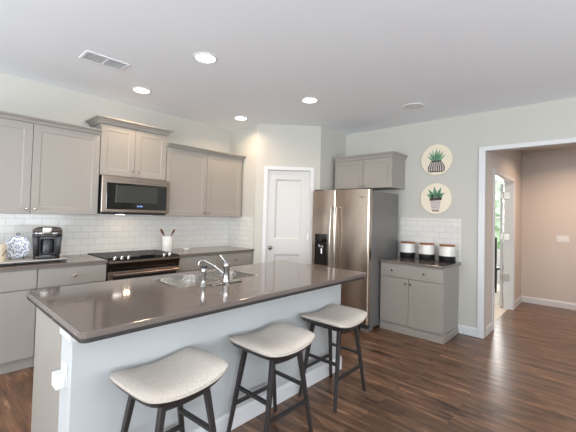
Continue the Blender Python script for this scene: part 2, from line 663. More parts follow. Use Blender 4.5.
for y0, y1 in ((1.45, 1.49), (2.03, 2.07), (2.61, 2.65)):
    wf.box(-.03, .03, y0, y1, .72, 2.32)
for z0, z1 in ((.72, .76), (1.46, 1.50), (2.28, 2.32)):
    wf.box(-.03, .03, 1.45, 2.65, z0, z1)
build(wf, 'window_frame', M['trim'], wroot)

# casings and baseboards
t = MB()
t.box(XR - .018, XR, OY1, OY1 + .072, 0, OZ + .05, .003).box(XR - .018, XR, OY0 - .072, OY0, 0, OZ + .05, .003)
t.box(XR - .018, XR, OY0, OY1, OZ, OZ + .05, .003)
struct(t, 'trim_1', M['trim'], 'white casing around the wide hall opening', 'door casing')
t = MB()
seg_box(t, (PX0, PY0), (PX1, PY1), -.018, 0, 0, DZ + .05, DA0 - .052, DA0)
seg_box(t, (PX0, PY0), (PX1, PY1), -.018, 0, 0, DZ + .05, DA1, DA1 + .052)
seg_box(t, (PX0, PY0), (PX1, PY1), -.018, 0, DZ, DZ + .05, DA0, DA1)
seg_box(t, (PX0, PY0), (PX1, PY1), 0, .09, 0, DZ, DA0, DA0 + .004)
seg_box(t, (PX0, PY0), (PX1, PY1), 0, .09, 0, DZ, DA1 - .004, DA1)
struct(t, 'trim_2', M['trim'], 'white casing around the pantry door', 'door casing')
t = MB()
t.box(DX0 - .06, DX0, HY - .018, HY, 0, DH + .06, .003).box(DX1, DX1 + .06, HY - .018, HY, 0, DH + .06, .003)
t.box(DX0, DX1, HY - .018, HY, DH, DH + .06, .003)
t.box(DX0 - .002, DX0 + .015, HY - .005, HY + T, 0, DH).box(DX1 - .015, DX1 + .002, HY - .005, HY + T, 0, DH)
t.box(DX0, DX1, HY - .005, HY + T, DH - .015, DH)
struct(t, 'trim_3', M['trim'], 'white casing of the bright doorway in the hall', 'door casing')


def base_prof(d=.014, h=.105):
    return [(0, 0), (-d, 0), (-d, h - .02), (-d * .5, h - .006), (-d * .4, h), (0, h)]


BB = M['trim']
struct(MB().prism([(XR + a, z) for a, z in base_prof()], OY1 + .072, 1.327, 'y'), 'baseboard_right', BB, 'white baseboard between small cabinet and hall opening', 'baseboard')
struct(MB().prism([(HX + a, z) for a, z in base_prof()], -2.6, HY, 'y'), 'baseboard_hall_end', BB, 'white baseboard at the end wall of the hall', 'baseboard')
struct(MB().prism([(HY + a, z) for a, z in base_prof()], XR + T, DX0 - .06, 'x').prism([(HY + a, z) for a, z in base_prof()], DX1 + .06, HX, 'x'),
       'baseboard_hall_side', BB, 'white baseboard along the hall side wall', 'baseboard')
# (the pantry wall's baseboards)
t = MB()
seg_box(t, (PX0, PY0), (PX1, PY1), -.013, 0, 0, .105, 0, DA0 - .052)
seg_box(t, (PX0, PY0), (PX1, PY1), -.013, 0, 0, .105, DA1 + .052, DL)
struct(t, 'baseboard_pantry', BB, 'white baseboard beside the pantry door', 'baseboard')

# backsplash tiles
sp = MB().box(-.4, PX0 - .001, YB - .008, YB, .914, 1.372)
struct(sp, 'trim_4', M['tile_x'], 'white subway tile backsplash behind the stove', 'backsplash')
struct(MB().box(PX0 - .008, PX0, 3.74, YB - .008, .914, 1.372), 'trim_5', M['tile_y'], 'white subway tile on the short return wall', 'backsplash')
struct(MB().box(XR - .008, XR, 1.345, 2.10, .878, 1.42).box(XR - .010, XR, 1.303, 1.345, .878, 1.42, .002), 'trim_6', M['tile_y'],
       'white subway tile panel behind the canisters', 'backsplash')

# pantry door (door_1): local x runs along the wall, facing -y
ang = math.atan2(PY1 - PY0, PX1 - PX0)
pd = thing('door_1', 'white two-panel pantry door in the diagonal wall', 'door', (PX0, PY0, 0), ang)
pd['kind'] = 'structure'
a0, a1 = DA0 + .006, DA1 - .006
mb = MB().panel(a0, a1, .012, DZ - .006, .012, .035, .1, .014, .024, holes=[(a0 + .115, a1 - .115, .26, .845), (a0 + .115, a1 - .115, 1.065, 1.935)])
build(mb, 'door_panel', M['door'], pd)
kn = MB().lathe([(.0, .0), (.030, .0), (.030, .006), (.011, .010), (.011, .030), (.022, .034), (.029, .046), (.027, .060), (.016, .068), (0, .069)], 24,
                Matrix.Translation((a0 + .058, .012, .935)) @ Matrix.Rotation(PI / 2, 4, 'X'))
build(kn, 'door_knob', M['dark_nickel'], pd, 40)
for z in (.25, 1.10, 1.86):
    h = MB().box(a1 - .012, a1 + .012, .002, .013, z - .045, z + .045, .002).tube([(a1 + .002, -.002, z - .05), (a1 + .002, -.002, z + .05)], .006, 10)
    build(h, 'hinge', M['nickel'], pd)

# hall door opened far back into the bright room
hd = thing('door_2', 'white hall door swung open into the bright room', 'door', (DX1 - .0, HY + T + .022, 0), math.radians(9))
hd['kind'] = 'structure'
mb = MB().panel(.01, .75, .012, DH - .02, .0, .035, .1, .008, .02, holes=[(.12, .64, .26, .845), (.12, .64, 1.065, 1.9)])
build(mb, 'door_panel', M['door'], hd)
for z in (.5, 1.15, 1.82):
    h = MB().box(-.012, .008, -.014, .03, z - .055, z + .055, .002).box(-.034, -.024, -.095, -.012, z - .055, z + .055, .002).box(-.030, -.006, -.022, -.010, z - .055, z + .055, .002).tube([(-.006, -.012, z - .06), (-.006, -.012, z + .06)], .010, 10)
    build(h, 'hinge', M['nickel'], hd)

# ------------------------------------------------------------------ ceiling fixtures
def recessed_lamp(x, y, label, z=CH, lens='lens', power=None, color=None, group='recessed ceiling lamps over the kitchen'):
    r = thing('recessed_lamp', label, 'ceiling lamp', (x, y, z), 0, group)
    build(MB().lathe([(.078, -.002), (.084, -.010), (.100, -.006), (.102, 0), (.078, 0), (.078, -.002)], 40, cap=False), 'trim_ring', M['trim'], r, 40)
    build(MB().lathe([(0, -.003), (.078, -.003), (.078, -.001), (0, -.001)], 40, cap=False), 'lens', M[lens], r)
    d = bpy.data.lights.new('lamp_light', 'AREA')
    d.shape = 'DISK'
    d.size = .15
    d.energy = LAMP_W if power is None else power
    d.color = color or LAMP_COL
    d.spread = math.radians(150)
    o = bpy.data.objects.new('lamp_light', d)
    COL.objects.link(o)
    o.parent = r
    o.location = (0, 0, -.012)
    return r


recessed_lamp(1.612, 2.478, 'lit recessed ceiling lamp nearest to the ceiling vent and viewer')
recessed_lamp(1.609, 3.68, 'lit recessed ceiling lamp above the microwave cabinet')
recessed_lamp(2.988, 2.455, 'lit recessed ceiling lamp in front of the pantry corner')
recessed_lamp(2.972, 3.655, 'small lit recessed ceiling lamp beside the short return wall')
recessed_lamp(6.2, .1, 'warm recessed lamp in the hall ceiling', HZ, 'hall_lens', HALL_W, HALL_COL, 'recessed lamps in the hall ceiling')

v = thing('ceiling_vent', 'white slatted air vent in the ceiling', 'vent', (1.075, 3.225, CH))
fr = MB()
fr.box(-.175, .175, -.105, -.085, -.008, 0, .002).box(-.175, .175, .085, .105, -.008, 0, .002)
fr.box(-.175, -.155, -.085, .085, -.008, 0, .002).box(.155, .175, -.085, .085, -.008, 0, .002).box(-.006, .006, -.085, .085, -.007, 0)
build(fr, 'frame', M['vent'], v)
build(MB().box(-.156, .156, -.086, .086, -.0015, 0), 'backing', M['vent_dark'], v)
for k in range(9):
    y = -.074 + k * .0185
    build(MB().box(-.156, .156, -.006, .006, -.001, .001, mtx=Matrix.Translation((0, y, -.005)) @ Matrix.Rotation(.6, 4, 'X')), 'slat', M['vent'], v)

s = thing('ceiling_speaker', 'round flush speaker grille in ceiling above the wall cabinet', 'speaker', (3.916, 1.643, CH))
build(MB().lathe([(.0, -.004), (.112, -.004), (.112, 0), (0, 0)], 40, cap=False), 'grille', M['speaker'], s)
build(MB().lathe([(.112, -.005), (.122, -.006), (.126, 0), (.112, 0), (.112, -.005)], 40, cap=False), 'rim', M['vent'], s, 40)

# ------------------------------------------------------------------ cabinets
def knob_mb(x, y, z):
    return MB().lathe([(0, 0), (.009, 0), (.006, .006), (.006, .014), (.013, .018), (.0145, .024), (.010, .029), (0, .030)], 20,
                      Matrix.Translation((x, y, z)) @ Matrix.Rotation(PI / 2, 4, 'X'))


def crown_mb(x0, x1, y_back, z0, z1, out, left=True, right=True):
    """mitred crown along the front (y=0) and the returns of a cabinet whose front face is y=0"""
    h = z1 - z0
    prof = [(.0, z0), (.012, z0), (.012, z0 + .18 * h), (.3 * out, z0 + .35 * h), (.62 * out, z0 + .62 * h), (.85 * out, z0 + .74 * h), (out, z0 + .78 * h), (out, z1), (0, z1)]
    b = bmesh.new()
    path = []
    if left:
        path.append((x0, y_back, (-1, 0)))
    path.append((x0, 0, (-1 if left else 0, -1)))
    path.append((x1, 0, (1 if right else 0, -1)))
    if right:
        path.append((x1, y_back, (1, 0)))
    rings = [[b.verts.new((px + d[0] * o, py + d[1] * o, z)) for o, z in prof] for px, py, d in path]
    for a, c in zip(rings, rings[1:]):
        for k in range(len(prof)):
            k2 = (k + 1) % len(prof)
            b.faces.new((a[k], a[k2], c[k2], c[k]))
    b.faces.new(rings[0])
    b.faces.new(rings[-1])
    bmesh.ops.recalc_face_normals(b, faces=b.faces)
    mbb = MB()
    mbb._merge(b)
    mbb.box(x0, x1, 0.0, y_back, z1 - .02, z1 - .002)
    return mbb


GAP = .0025
DT = .02


def wall_cabinet(label, loc, rotz, W, D, z0, z1, crown, splits, knobs_z, out, left=True, right=True, filler=0.0, kd=.033):
    """local x 0..W, front of the doors at y=0, back at y=D"""
    r = thing('wall_cabinet', label, 'cabinet', loc, rotz, None)
    build(MB().box(0, W, DT + .002, D, z0, z1 + .01, .002), 'body', M['cabinet'], r)
    if filler:
        build(MB().box(-filler, 0, DT - .01, D - .05, z0, z1 + .01), 'filler_strip', M['cabinet'], r)
    cuts = [0] + splits + [W]
    for i, (a, b) in enumerate(zip(cuts, cuts[1:])):
        d = build(MB().panel(a + GAP, b - GAP, z0 + .004, z1 - .004, 0, DT, .062, .0045, .010), 'door', M['cabinet'], r)
        kx = b - kd if i % 2 == 0 else a + kd
        build(knob_mb(kx, 0, knobs_z), 'knob', M['nickel'], d, 40)
    c0 = -filler if filler else 0
    build(crown_mb(c0, W, D, z1, crown, out, left, right), 'crown_moulding', M['cabinet'], r)
    return r


YU = 3.982
UD = YB - YU
wall_cabinet('taupe two-door wall cabinet left of the microwave', (.115, YU, 0), 0, 1.201, UD, 1.364, 2.228, 2.277, [.612], 1.415, .052, True, False)
wall_cabinet('taller taupe wall cabinet directly above the microwave', (1.320, YU, 0), 0, .758, UD, 1.80, 2.36, 2.428, [.370], 1.865, .060)
wall_cabinet('taupe two-door wall cabinet right of the microwave', (2.082, YU, 0), 0, 1.208, UD, 1.364, 2.232, 2.277, [.595], 1.415, .052, False, True)
wall_cabinet('taupe wall cabinet above the stainless refrigerator', (4.242, 2.962, 0), -PI / 2, .915, XR - 4.242, 1.815, 2.225, 2.290, [.478], 1.85, .038, False, True)


def base_cabinet(label, loc, rotz, W, D, H, drawers, doors, kn_draw, kn_door, front_z=.70, group=None, foot=False):
    """local x 0..W; front at y=0; drawers and doors as lists of (x0,x1)"""
    r = thing('base_cabinet', label, 'cabinet', loc, rotz, group)
    b = MB().box(0, W, DT + .002, D, .10, H, .002)
    if foot:
        b.box(0, W, DT + .002, D, 0, .10)
    build(b, 'body', M['cabinet'], r)
    if foot:
        build(MB().box(-.004, W + .010, .006, D, 0, .058, .003).box(.0, W + .004, .012, D, .058, .085), 'base_moulding', M['cabinet'], r)
    else:
        build(MB().box(0, W, .05, D, 0, .10), 'toe_kick', M['cabinet'], r)
    for i, (x0, x1) in enumerate(drawers):
        d = build(MB().box(x0 + GAP, x1 - GAP, 0, DT, front_z + .005, H - .012, .002), 'drawer', M['cabinet'], r)
        for kx in kn_draw[i]:
            build(knob_mb(kx, 0, (front_z + H) / 2 - .002), 'knob', M['nickel'], d, 40)
    for i, (x0, x1) in enumerate(doors):
        d = build(MB().box(x0 + GAP, x1 - GAP, 0, DT, .105, front_z - .003, .002), 'door', M['cabinet'], r)
        for kx in kn_door[i]:
            build(knob_mb(kx, 0, front_z - .055), 'knob', M['nickel'], d, 40)
    return r


YC = 3.71
CDP = YB - YC - .03
base_cabinet('grey base cabinet at the far left under the coffee counter', (.15, YC, 0), 0, .604, CDP, .884, [(0, .604)], [(0, .604)], [[.302]], [[.05]])
base_cabinet('grey base cabinet between the stove and far left cabinet', (.756, YC, 0), 0, .576, CDP, .884, [(0, .576)], [(0, .576)], [[.288]], [[.53]])
base_cabinet('grey base cabinet just right of the stove', (2.136, YC, 0), 0, .554, CDP, .884, [(0, .554)], [(0, .554)], [[.277]], [[.05]])
base_cabinet('grey base cabinet between stove-side cabinet and pantry corner', (2.692, YC, 0), 0, .60, CDP, .884, [(0, .60)], [(0, .60)], [[.30]], [[.55]])
base_cabinet('small grey cabinet under the three canisters', (4.07, 2.10, 0), -PI / 2, .773, XR - 4.07 - .001, .850, [(0, .773)], [(0, .370), (.370, .773)],
             [[.165, .56]], [[.34], [.40]], .672, foot=True)


def rounded_rect(x0, x1, y0, y1, r, n=6):
    pts = []
    for cxx, cyy, a in ((x1 - r, y1 - r, 0), (x0 + r, y1 - r, 90), (x0 + r, y0 + r, 180), (x1 - r, y0 + r, 270)):
        for k in range(n + 1):
            t_ = math.radians(a + 90 * k / n)
            pts.append((cxx + r * math.cos(t_), cyy + r * math.sin(t_)))
    return pts


def slab(name, outline, holes, z0, z1, material, label, bev=.004, cham=0.0):
    b = bmesh.new()
    es = []
    for loop in [outline] + holes:
        vv = [b.verts.new((x, y, z1)) for x, y in loop]
        es += [b.edges.new((vv[i], vv[(i + 1) % len(vv)])) for i in range(len(vv))]
    bmesh.ops.triangle_fill(b, use_beauty=True, use_dissolve=False, edges=es)
    ret = bmesh.ops.extrude_face_region(b, geom=list(b.faces))
    for g in ret['geom']:
        if isinstance(g, bmesh.types.BMVert):
            g.co.z = z0
    bmesh.ops.recalc_face_normals(b, faces=b.faces)
    if cham:
        ed = [e for e in b.edges if len(e.link_faces) == 2 and e.calc_face_angle(0) > 1.2 and max(e.verts[0].co.z, e.verts[1].co.z) < z0 + 1e-5
              and min(x0_ for x0_ in (v.co.y for v in e.verts)) < 9 and not any(abs(v.co.x - hx) < 1e-4 and abs(v.co.y - hy) < 1e-4 for v in e.verts for h in holes for hx, hy in h)]
        bmesh.ops.bevel(b, geom=ed, offset=cham, segments=1, affect='EDGES', profile=.5)
    if bev:
        ed = [e for e in b.edges if len(e.link_faces) == 2 and e.calc_face_angle(0) > 1.2 and min(e.verts[0].co.z, e.verts[1].co.z) > z1 - 1e-5]
        bmesh.ops.bevel(b, geom=ed, offset=bev, segments=2, affect='EDGES', profile=.5)
    mbb = MB()
    mbb._merge(b)
    o = build(mbb, name, material, None)
    return tag(o, label, 'countertop')


YCF = 3.687
slab('countertop', [(.13, YCF), (1.333, YCF), (1.333, YB - .009), (.13, YB - .009)], [], .886, .914, M['quartz'], 'brown grey countertop left of the stove under coffee machine')
slab('countertop', [(2.134, YCF), (3.319, YCF), (3.319, PY0), (3.31, PY0 + .001), (3.31, YB - .009), (2.134, YB - .009)], [], .886, .914, M['quartz'],
     'brown grey countertop right of the stove', .003)
slab('countertop', rounded_rect(4.045, XR - .011, 1.297, 2.103, .004, 2), [], .852, .878, M['quartz'], 'brown grey top of the small cabinet under the canisters')

# ------------------------------------------------------------------ island
IX0, IX1 = .51, 2.718
r = thing('kitchen_island', 'pale grey kitchen island base with a knee wall facing the stools', 'kitchen island', (0, 0, 0))
build(MB().box(IX0, IX1, 1.80, 1.965, 0, .867, .002), 'knee_wall', M['knee'], r)
build(MB().box(IX0 + .031, IX1 - .031, 1.967, 2.523, .10, .70, .002).box(IX0 + .031, IX1 - .031, 1.967, 2.04, .70, .867).box(IX0 + .010, IX0 + .03, 1.9665, 2.547, .0, .867)
      .box(IX1 - .03, IX1 - .008, 1.9665, 2.547, .0, .867).box(IX0 + .05, IX1 - .05, 1.966, 2.50, 0, .1).box(IX0 + .031, IX1 - .031, 2.525, 2.545, .70, .867), 'body', M['cabinet'], r)
n = 4
w = (IX1 - IX0 - .022) / n
for k in range(n):
    x0 = IX0 + .012 + k * w
    mt_ = Matrix.Rotation(PI, 4, 'Z')
    d = MB().panel(-(x0 + w) + GAP, -x0 - GAP, .105, .697, -2.567, DT, .06, .006, .006)
    bmesh.ops.transform(d.bm, matrix=mt_, verts=d.bm.verts)
    build(d, 'door', M['cabinet'], r)
    d = MB().box(x0 + GAP, x0 + w - GAP, 2.547, 2.567, .705, .857, .002)
    build(d, 'drawer', M['cabinet'], r)
build(MB().prism([(1.80 + a * 1.2, z) for a, z in base_prof(.014, .115)], IX0 - .014, IX1 + .014, 'x')
      .box(IX1, IX1 + .014, 1.79, 1.965, 0, .10, .002).box(IX0 - .014, IX0, 1.79, 1.965, 0, .10, .002), 'baseboard', M['trim'], r)
build(MB().box(IX0 - .010, IX0, 1.80, 1.97, .805, .867, .003).box(IX0 - .012, IX0 + .02, 1.792, 1.802, .805, .867, .002), 'top_trim', M['trim'], r)

outline = rounded_rect(.470, 2.762, 1.555, 2.585, .03, 6)
hole1 = rounded_rect(1.20, 1.545, 2.055, 2.445, .06, 6)[::-1]
hole2 = rounded_rect(1.585, 1.915, 2.055, 2.445, .06, 6)[::-1]
slab('countertop', outline, [hole1, hole2], .887, .914, M['quartz'], 'large brown grey island countertop with the sink in it', .002)
isl = [o_ for o_ in COL.objects if o_.get('label', '').startswith('large brown grey island')][0]
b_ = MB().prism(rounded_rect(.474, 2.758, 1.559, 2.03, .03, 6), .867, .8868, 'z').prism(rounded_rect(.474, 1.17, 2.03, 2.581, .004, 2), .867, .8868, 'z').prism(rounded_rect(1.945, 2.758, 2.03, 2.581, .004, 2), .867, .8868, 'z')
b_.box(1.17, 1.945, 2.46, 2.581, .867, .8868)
build(b_, 'shade_strip', M['edge'], isl)  # build-up strip coloured dark for the shade under the counter edge

r = thing('sink', 'stainless double-bowl sink set in the island countertop', 'sink', (0, 0, 0))


def bowl(x0, x1, y0, y1):
    mbb = MB()
    b = bmesh.new()
    top, bot, mid = rounded_rect(x0, x1, y0, y1, .06), rounded_rect(x0 + .02, x1 - .02, y0 + .02, y1 - .02, .05), rounded_rect(x0 + .006, x1 - .006, y0 + .006, y1 - .006, .058)
    out = rounded_rect(x0 - .012, x1 + .012, y0 - .012, y1 + .012, .07)
    zs = ((out, .9155), (top, .9165), (top, .905), (mid, .78), (bot, .735))
    rings = [[b.verts.new((x, y, z)) for x, y in p] for p, z in zs]
    for a, c in zip(rings, rings[1:]):
        for k in range(len(a)):
            k2 = (k + 1) % len(a)
            b.faces.new((a[k], a[k2], c[k2], c[k]))
    b.faces.new(rings[-1])
    bmesh.ops.recalc_face_normals(b, faces=b.faces)
    for f in b.faces:
        f.normal_flip()
    mbb._merge(b)
    cxx, cyy = (x0 + x1) / 2, (y0 + y1) / 2
    mbb.lathe([(.0, .737), (.035, .737), (.042, .7395), (.045, .736)], 24, Matrix.Translation((cxx, cyy, 0)), cap=False)
    return mbb


build(bowl(1.204, 1.541, 2.059, 2.441), 'bowl', M['sink'], r, 50)
build(bowl(1.589, 1.911, 2.059, 2.441), 'bowl', M['sink'], r, 50)

r = thing('faucet', 'chrome kitchen faucet with long spout beside the sink', 'faucet', (1.53, 1.996, .914))
build(MB().lathe([(0, 0), (.034, 0), (.034, .008), (.028, .014), (0, .014)], 32)
      .box(-.13, .13, -.028, .028, 0, .009, .004), 'base_plate', M['chrome'], r, 40)
build(MB().lathe([(0, .012), (.027, .012), (.024, .03), (.023, .11), (.026, .118), (.026, .135), (.018, .150), (0, .153)], 28), 'body', M['chrome'], r, 40)
sd = Vector((-.63, .777, 0))
pts = [(0.0, .050), (.035, .082), (.085, .118), (.140, .146), (.175, .156), (.193, .150), (.200, .134), (.200, .122)]
build(MB().tube([tuple(sd * a + Vector((0, 0, z))) for a, z in pts], [.012, .0115, .011, .0105, .0105, .011, .012, .012], 14), 'spout', M['chrome'], r, 50)
build(MB().tube([(0, 0, .145), (-.010, .016, .165), (-.024, .038, .195), (-.028, .044, .200)], [.011, .009, .008, .006], 12), 'lever', M['chrome'], r, 50)

r = thing('side_sprayer', 'short chrome side sprayer standing left of the faucet', 'sprayer', (1.362, 2.03, .914))
build(MB().lathe([(0, 0), (.024, 0), (.024, .006), (.017, .014), (.015, .03), (0, .03)], 24), 'holder', M['chrome'], r, 40)
build(MB().lathe([(0, .028), (.0135, .03), (.013, .06), (.018, .09), (.020, .115), (.014, .124), (0, .125)], 24), 'spray_head', M['chrome'], r, 40)
build(MB().lathe([(0, .122), (.026, .122), (.028, .128), (.024, .135), (0, .136)], 24), 'cap', M['dark_grey'], r, 40)

r = thing('wall_outlet', 'white outlet with boxy cover on the island end', 'outlet', (IX0, 1.885, .632))
build(MB().box(-.006, 0, -.035, .045, -.055, .055, .003), 'plate', M['white_plastic'], r)
build(MB().box(-.045, -.006, -.03, .045, -.055, .01, .005), 'cover', M['white_plastic'], r)

# ------------------------------------------------------------------ stools
def make_stool(label, loc, rotz):
    r = thing('bar_stool', label, 'stool', loc, rotz, 'saddle bar stools along the island')
    W, Dp, Z = .48, .395, .615
    nx, ny = 20, 14

    def zc(x):                       # saddle dip along the length
        return .040 * (2 * x / W) ** 2

    def shell(w, d, z0, z1, rad, dome, shrink):
        b = bmesh.new()
        grid = {}
        for top in (0, 1):
            for i in range(nx + 1):
                for j in range(ny + 1):
                    x, y = -1 + 2 * i / nx, -1 + 2 * j / ny
                    sx, sy = x, y
                    # squircle outline for rounded corners
                    px = w / 2 * sx * (1 - .10 * (abs(sy) ** 4) * abs(sx) ** 2)
                    py = d / 2 * sy * (1 - .10 * (abs(sx) ** 4) * abs(sy) ** 2)
                    e = max(abs(x), abs(y))
                    zz = zc(px)
                    if top:
                        zt = z1 + zz + dome * (1 - x ** 6) * (1 - y ** 6)
                    else:
                        zt = z0 + zz
                        px *= shrink
                        py *= shrink
                    grid[top, i, j] = b.verts.new((px, py, zt))
        for top in (0, 1):
            for i in range(nx):
                for j in range(ny):
                    b.faces.new([grid[top, i, j], grid[top, i + 1, j], grid[top, i + 1, j + 1], grid[top, i, j + 1]])
        rim = [(i, 0) for i in range(nx)] + [(nx, j) for j in range(ny)] + [(i, ny) for i in range(nx, 0, -1)] + [(0, j) for j in range(ny, 0, -1)]
        for k in range(len(rim)):
            p, q = rim[k], rim[(k + 1) % len(rim)]
            b.faces.new([grid[0, p[0], p[1]], grid[0, q[0], q[1]], grid[1, q[0], q[1]], grid[1, p[0], p[1]]])
        bmesh.ops.recalc_face_normals(b, faces=b.faces)
        mbb = MB()
        mbb._merge(b)
        return mbb
    build(shell(W, Dp, Z - .034, Z - .014, .03, .024, .985), 'cushion', M['cushion'], r, 70)
    build(shell(W - .004, Dp - .004, Z - .064, Z - .0345, .03, 0, .90), 'seat_base', M['stool_wood'], r, 40)
    tx, ty, fx, fy = W / 2 - .125, Dp / 2 - .075, .215, .165
    # curved aprons under the long edges
    ap = MB()
    for s in (-1, 1):
        n_ = 14
        y = s * (Dp / 2 - .055)
        xs = [-tx + 2 * tx * k / n_ for k in range(n_ + 1)]
        poly = [(x, Z - .060 + zc(x)) for x in xs] + [(x, Z - .088 + .8 * zc(x)) for x in reversed(xs)]
        ap.prism(poly, y - .010, y + .010, 'y')
    for s in (-1, 1):
        x = s * (W / 2 - .115)
        ap.box(x - .010, x + .010, -(Dp / 2 - .06), Dp / 2 - .06, Z - .066, Z - .040 + zc(x) * .9)
    build(ap, 'apron', M['stool_wood'], r)

    def leg_at(sx, sy, z):
        k = 1 - z / (Z - .04)
        return Vector((sx * (tx + (fx - tx) * k), sy * (ty + (fy - ty) * k), z))
    for sx in (-1, 1):
        for sy in (-1, 1):
            build(MB().bar(leg_at(sx, sy, Z - .035), leg_at(sx, sy, .0), .032, .021, .030, .021, .005), 'leg', M['stool_wood'], r)
    for s in (-1, 1):
        build(MB().bar(leg_at(s, -1, .315), leg_at(s, 1, .315), .026, .026, .018, .018), 'stretcher', M['stool_wood'], r)
        build(MB().bar(leg_at(-1, s, .215), leg_at(1, s, .215), .026, .026, .018, .018), 'stretcher', M['stool_wood'], r)
    return r


st = make_stool('cream saddle stool at the near end of the island, closest to viewer', (.888, 1.580, 0), math.radians(4))
s2 = copy_tree(st)
s2.location = (1.585, 1.565, 0)
s2.rotation_euler.z = math.radians(0)
s2['label'] = 'cream saddle stool in the middle of the three along the island'
s3 = copy_tree(st)
s3.location = (2.305, 1.585, 0)
s3.rotation_euler.z = math.radians(1)
s3['label'] = 'cream saddle stool at the far end of the island near refrigerator'

# ------------------------------------------------------------------ refrigerator
# local x 0..W from the pantry side to the cabinet side, facing -y locally
FX, FY, FW = 3.795, 3.036, .915
r = thing('refrigerator', 'stainless side-by-side refrigerator with a door dispenser', 'refrigerator', (FX, FY, 0), -PI / 2)
FD = 4.60 - FX
build(MB().box(0, FW, .075, FD, .03, 1.745, .006), 'body', M['fridge_side'], r)
split = .405


def fdoor(x0, x1):
    """door slab with a softly rounded front"""
    n_ = 10
    rr = .028
    poly = [(x0, .068)]
    poly += [(x0 + rr - rr * math.cos(PI / 2 * k / n_), .0 + rr - rr * math.sin(PI / 2 * k / n_) + .004) for k in range(n_ + 1)]
    for k in range(1, 8):
        u = k / 8
        poly.append((x0 + rr + (x1 - x0 - 2 * rr) * u, .004 - .016 * 4 * u * (1 - u)))
    poly += [(x1 - rr + rr * math.sin(PI / 2 * k / n_), rr - rr * math.cos(PI / 2 * k / n_) + .004) for k in range(n_ + 1)]
    poly.append((x1, .068))
    return MB().prism(poly, .085, 1.765, 'z')


d1 = build(fdoor(.002, split - .003), 'door', M['steel'], r, 40)
d2 = build(fdoor(split + .003, FW - .002), 'door', M['steel'], r, 40)


def fhandle(x):
    pts = []
    for k in range(17):
        u = k / 16
        pts.append((x, -.040 - .022 * math.sin(PI * u), .62 + .92 * u))
    b = MB().tube(pts, .0135, 12)
    b.tube([(x, .004, .64), (x, -.05, .635)], .011, 10).tube([(x, .004, 1.53), (x, -.05, 1.535)], .011, 10)
    return b


build(fhandle(split - .040), 'handle', M['nickel'], d1, 50)
build(fhandle(split + .042), 'handle', M['nickel'], d2, 50)
dx0, dx1, dz0, dz1 = .085, .300, .745, 1.165
dp = build(MB().box(dx0, dx1, -.020, .03, dz1 - .115, dz1, .004).box(dx0, dx0 + .014, -.020, .03, dz0, dz1 - .115, .003).box(dx1 - .014, dx1, -.020, .03, dz0, dz1 - .115, .003)
           .box(dx0, dx1, -.022, .03, dz0, dz0 + .03, .003).box(dx0 + .01, dx1 - .01, -.0145, .0, dz0 + .02, dz1 - .1), 'dispenser', M['black_glass'], d1)
build(MB().box(-.024, .024, -.026, -.014, -.05, .0, .005, mtx=Matrix.Translation(((dx0 + dx1) / 2 + .012, 0, dz1 - .15)))
      .tube([((dx0 + dx1) / 2 + .010, -.022, dz1 - .20), ((dx0 + dx1) / 2 + .018, -.026, dz1 - .27)], [.016, .012], 10)
      .tube([((dx0 + dx1) / 2 - .03, -.022, dz1 - .145), ((dx0 + dx1) / 2 - .018, -.026, dz1 - .18)], [.013, .012], 10), 'dispenser_lever', M['chrome'], d1, 40)
build(MB().box(FW - .14, FW - .07, -.0085, .003, 1.655, 1.675, .001), 'badge', M['chrome'], d2)
build(MB().box(.01, FW - .01, .02, .10, .02, .078, .006), 'base_grille', M['dark_grey'], r)
build(MB().box(FW - .10, FW + .005, .0, .14, .0, .032, .005), 'foot', M['fridge_side'], r)
build(MB().box(-.0, .10, .0, .14, .0, .032, .005), 'foot', M['fridge_side'], r)
build(MB().box(FW - .11, FW - .015, .03, .14, 1.745, 1.785, .008), 'hinge_cover', M['dark_grey'], r)
build(MB().box(.015, .11, .03, .14, 1.745, 1.785, .008), 'hinge_cover', M['dark_grey'], r)

# ------------------------------------------------------------------ microwave and stove
r = thing('microwave_oven', 'stainless microwave mounted over the stove', 'microwave', (1.337, 3.925, 1.385))
MW, MH = .757, .411
build(MB().box(.002, MW - .016, .035, YB - 3.925 - .01, 0, MH, .004), 'body', M['dark_grey'], r)
d = build(MB().box(-.008, MW + .014, .0, .033, .012, MH - .002, .006), 'door', M['steel_h'], r)
g = build(MB().box(.040, MW - .026, -.005, .004, .045, MH - .075, .004), 'glass_panel', M['black_glass'], d)
build(MB().box(.135, MW - .145, -.0068, -.004, .120, MH - .098, .003), 'window', M['micro_window'], d)
ds = MB()
for k in range(4):
    x = .375 + k * .014 + (.006 if k > 1 else 0)
    ds.box(x, x + .009, -.0062, -.0045, .078, .092)
build(ds, 'display', M['display'], d)
build(MB().box(.345, .425, -.002, .003, MH - .045, MH - .025, .001), 'badge', M['chrome'], d)
build(MB().box(.01, MW - .01, .03, .34, -.010, .0, .003), 'vent_base', M['dark_grey'], r)
build(MB().box(.20, .28, .10, .16, -.013, -.009, .001), 'task_light', M['lens'], r)
d = bpy.data.lights.new('task_lamp', 'AREA')
d.shape, d.size, d.size_y, d.energy, d.color = 'RECTANGLE', .07, .05, .6, (1, .72, .48)
o = bpy.data.objects.new('task_lamp', d)
COL.objects.link(o)
o.parent = r
o.location = (.36, .16, -.02)

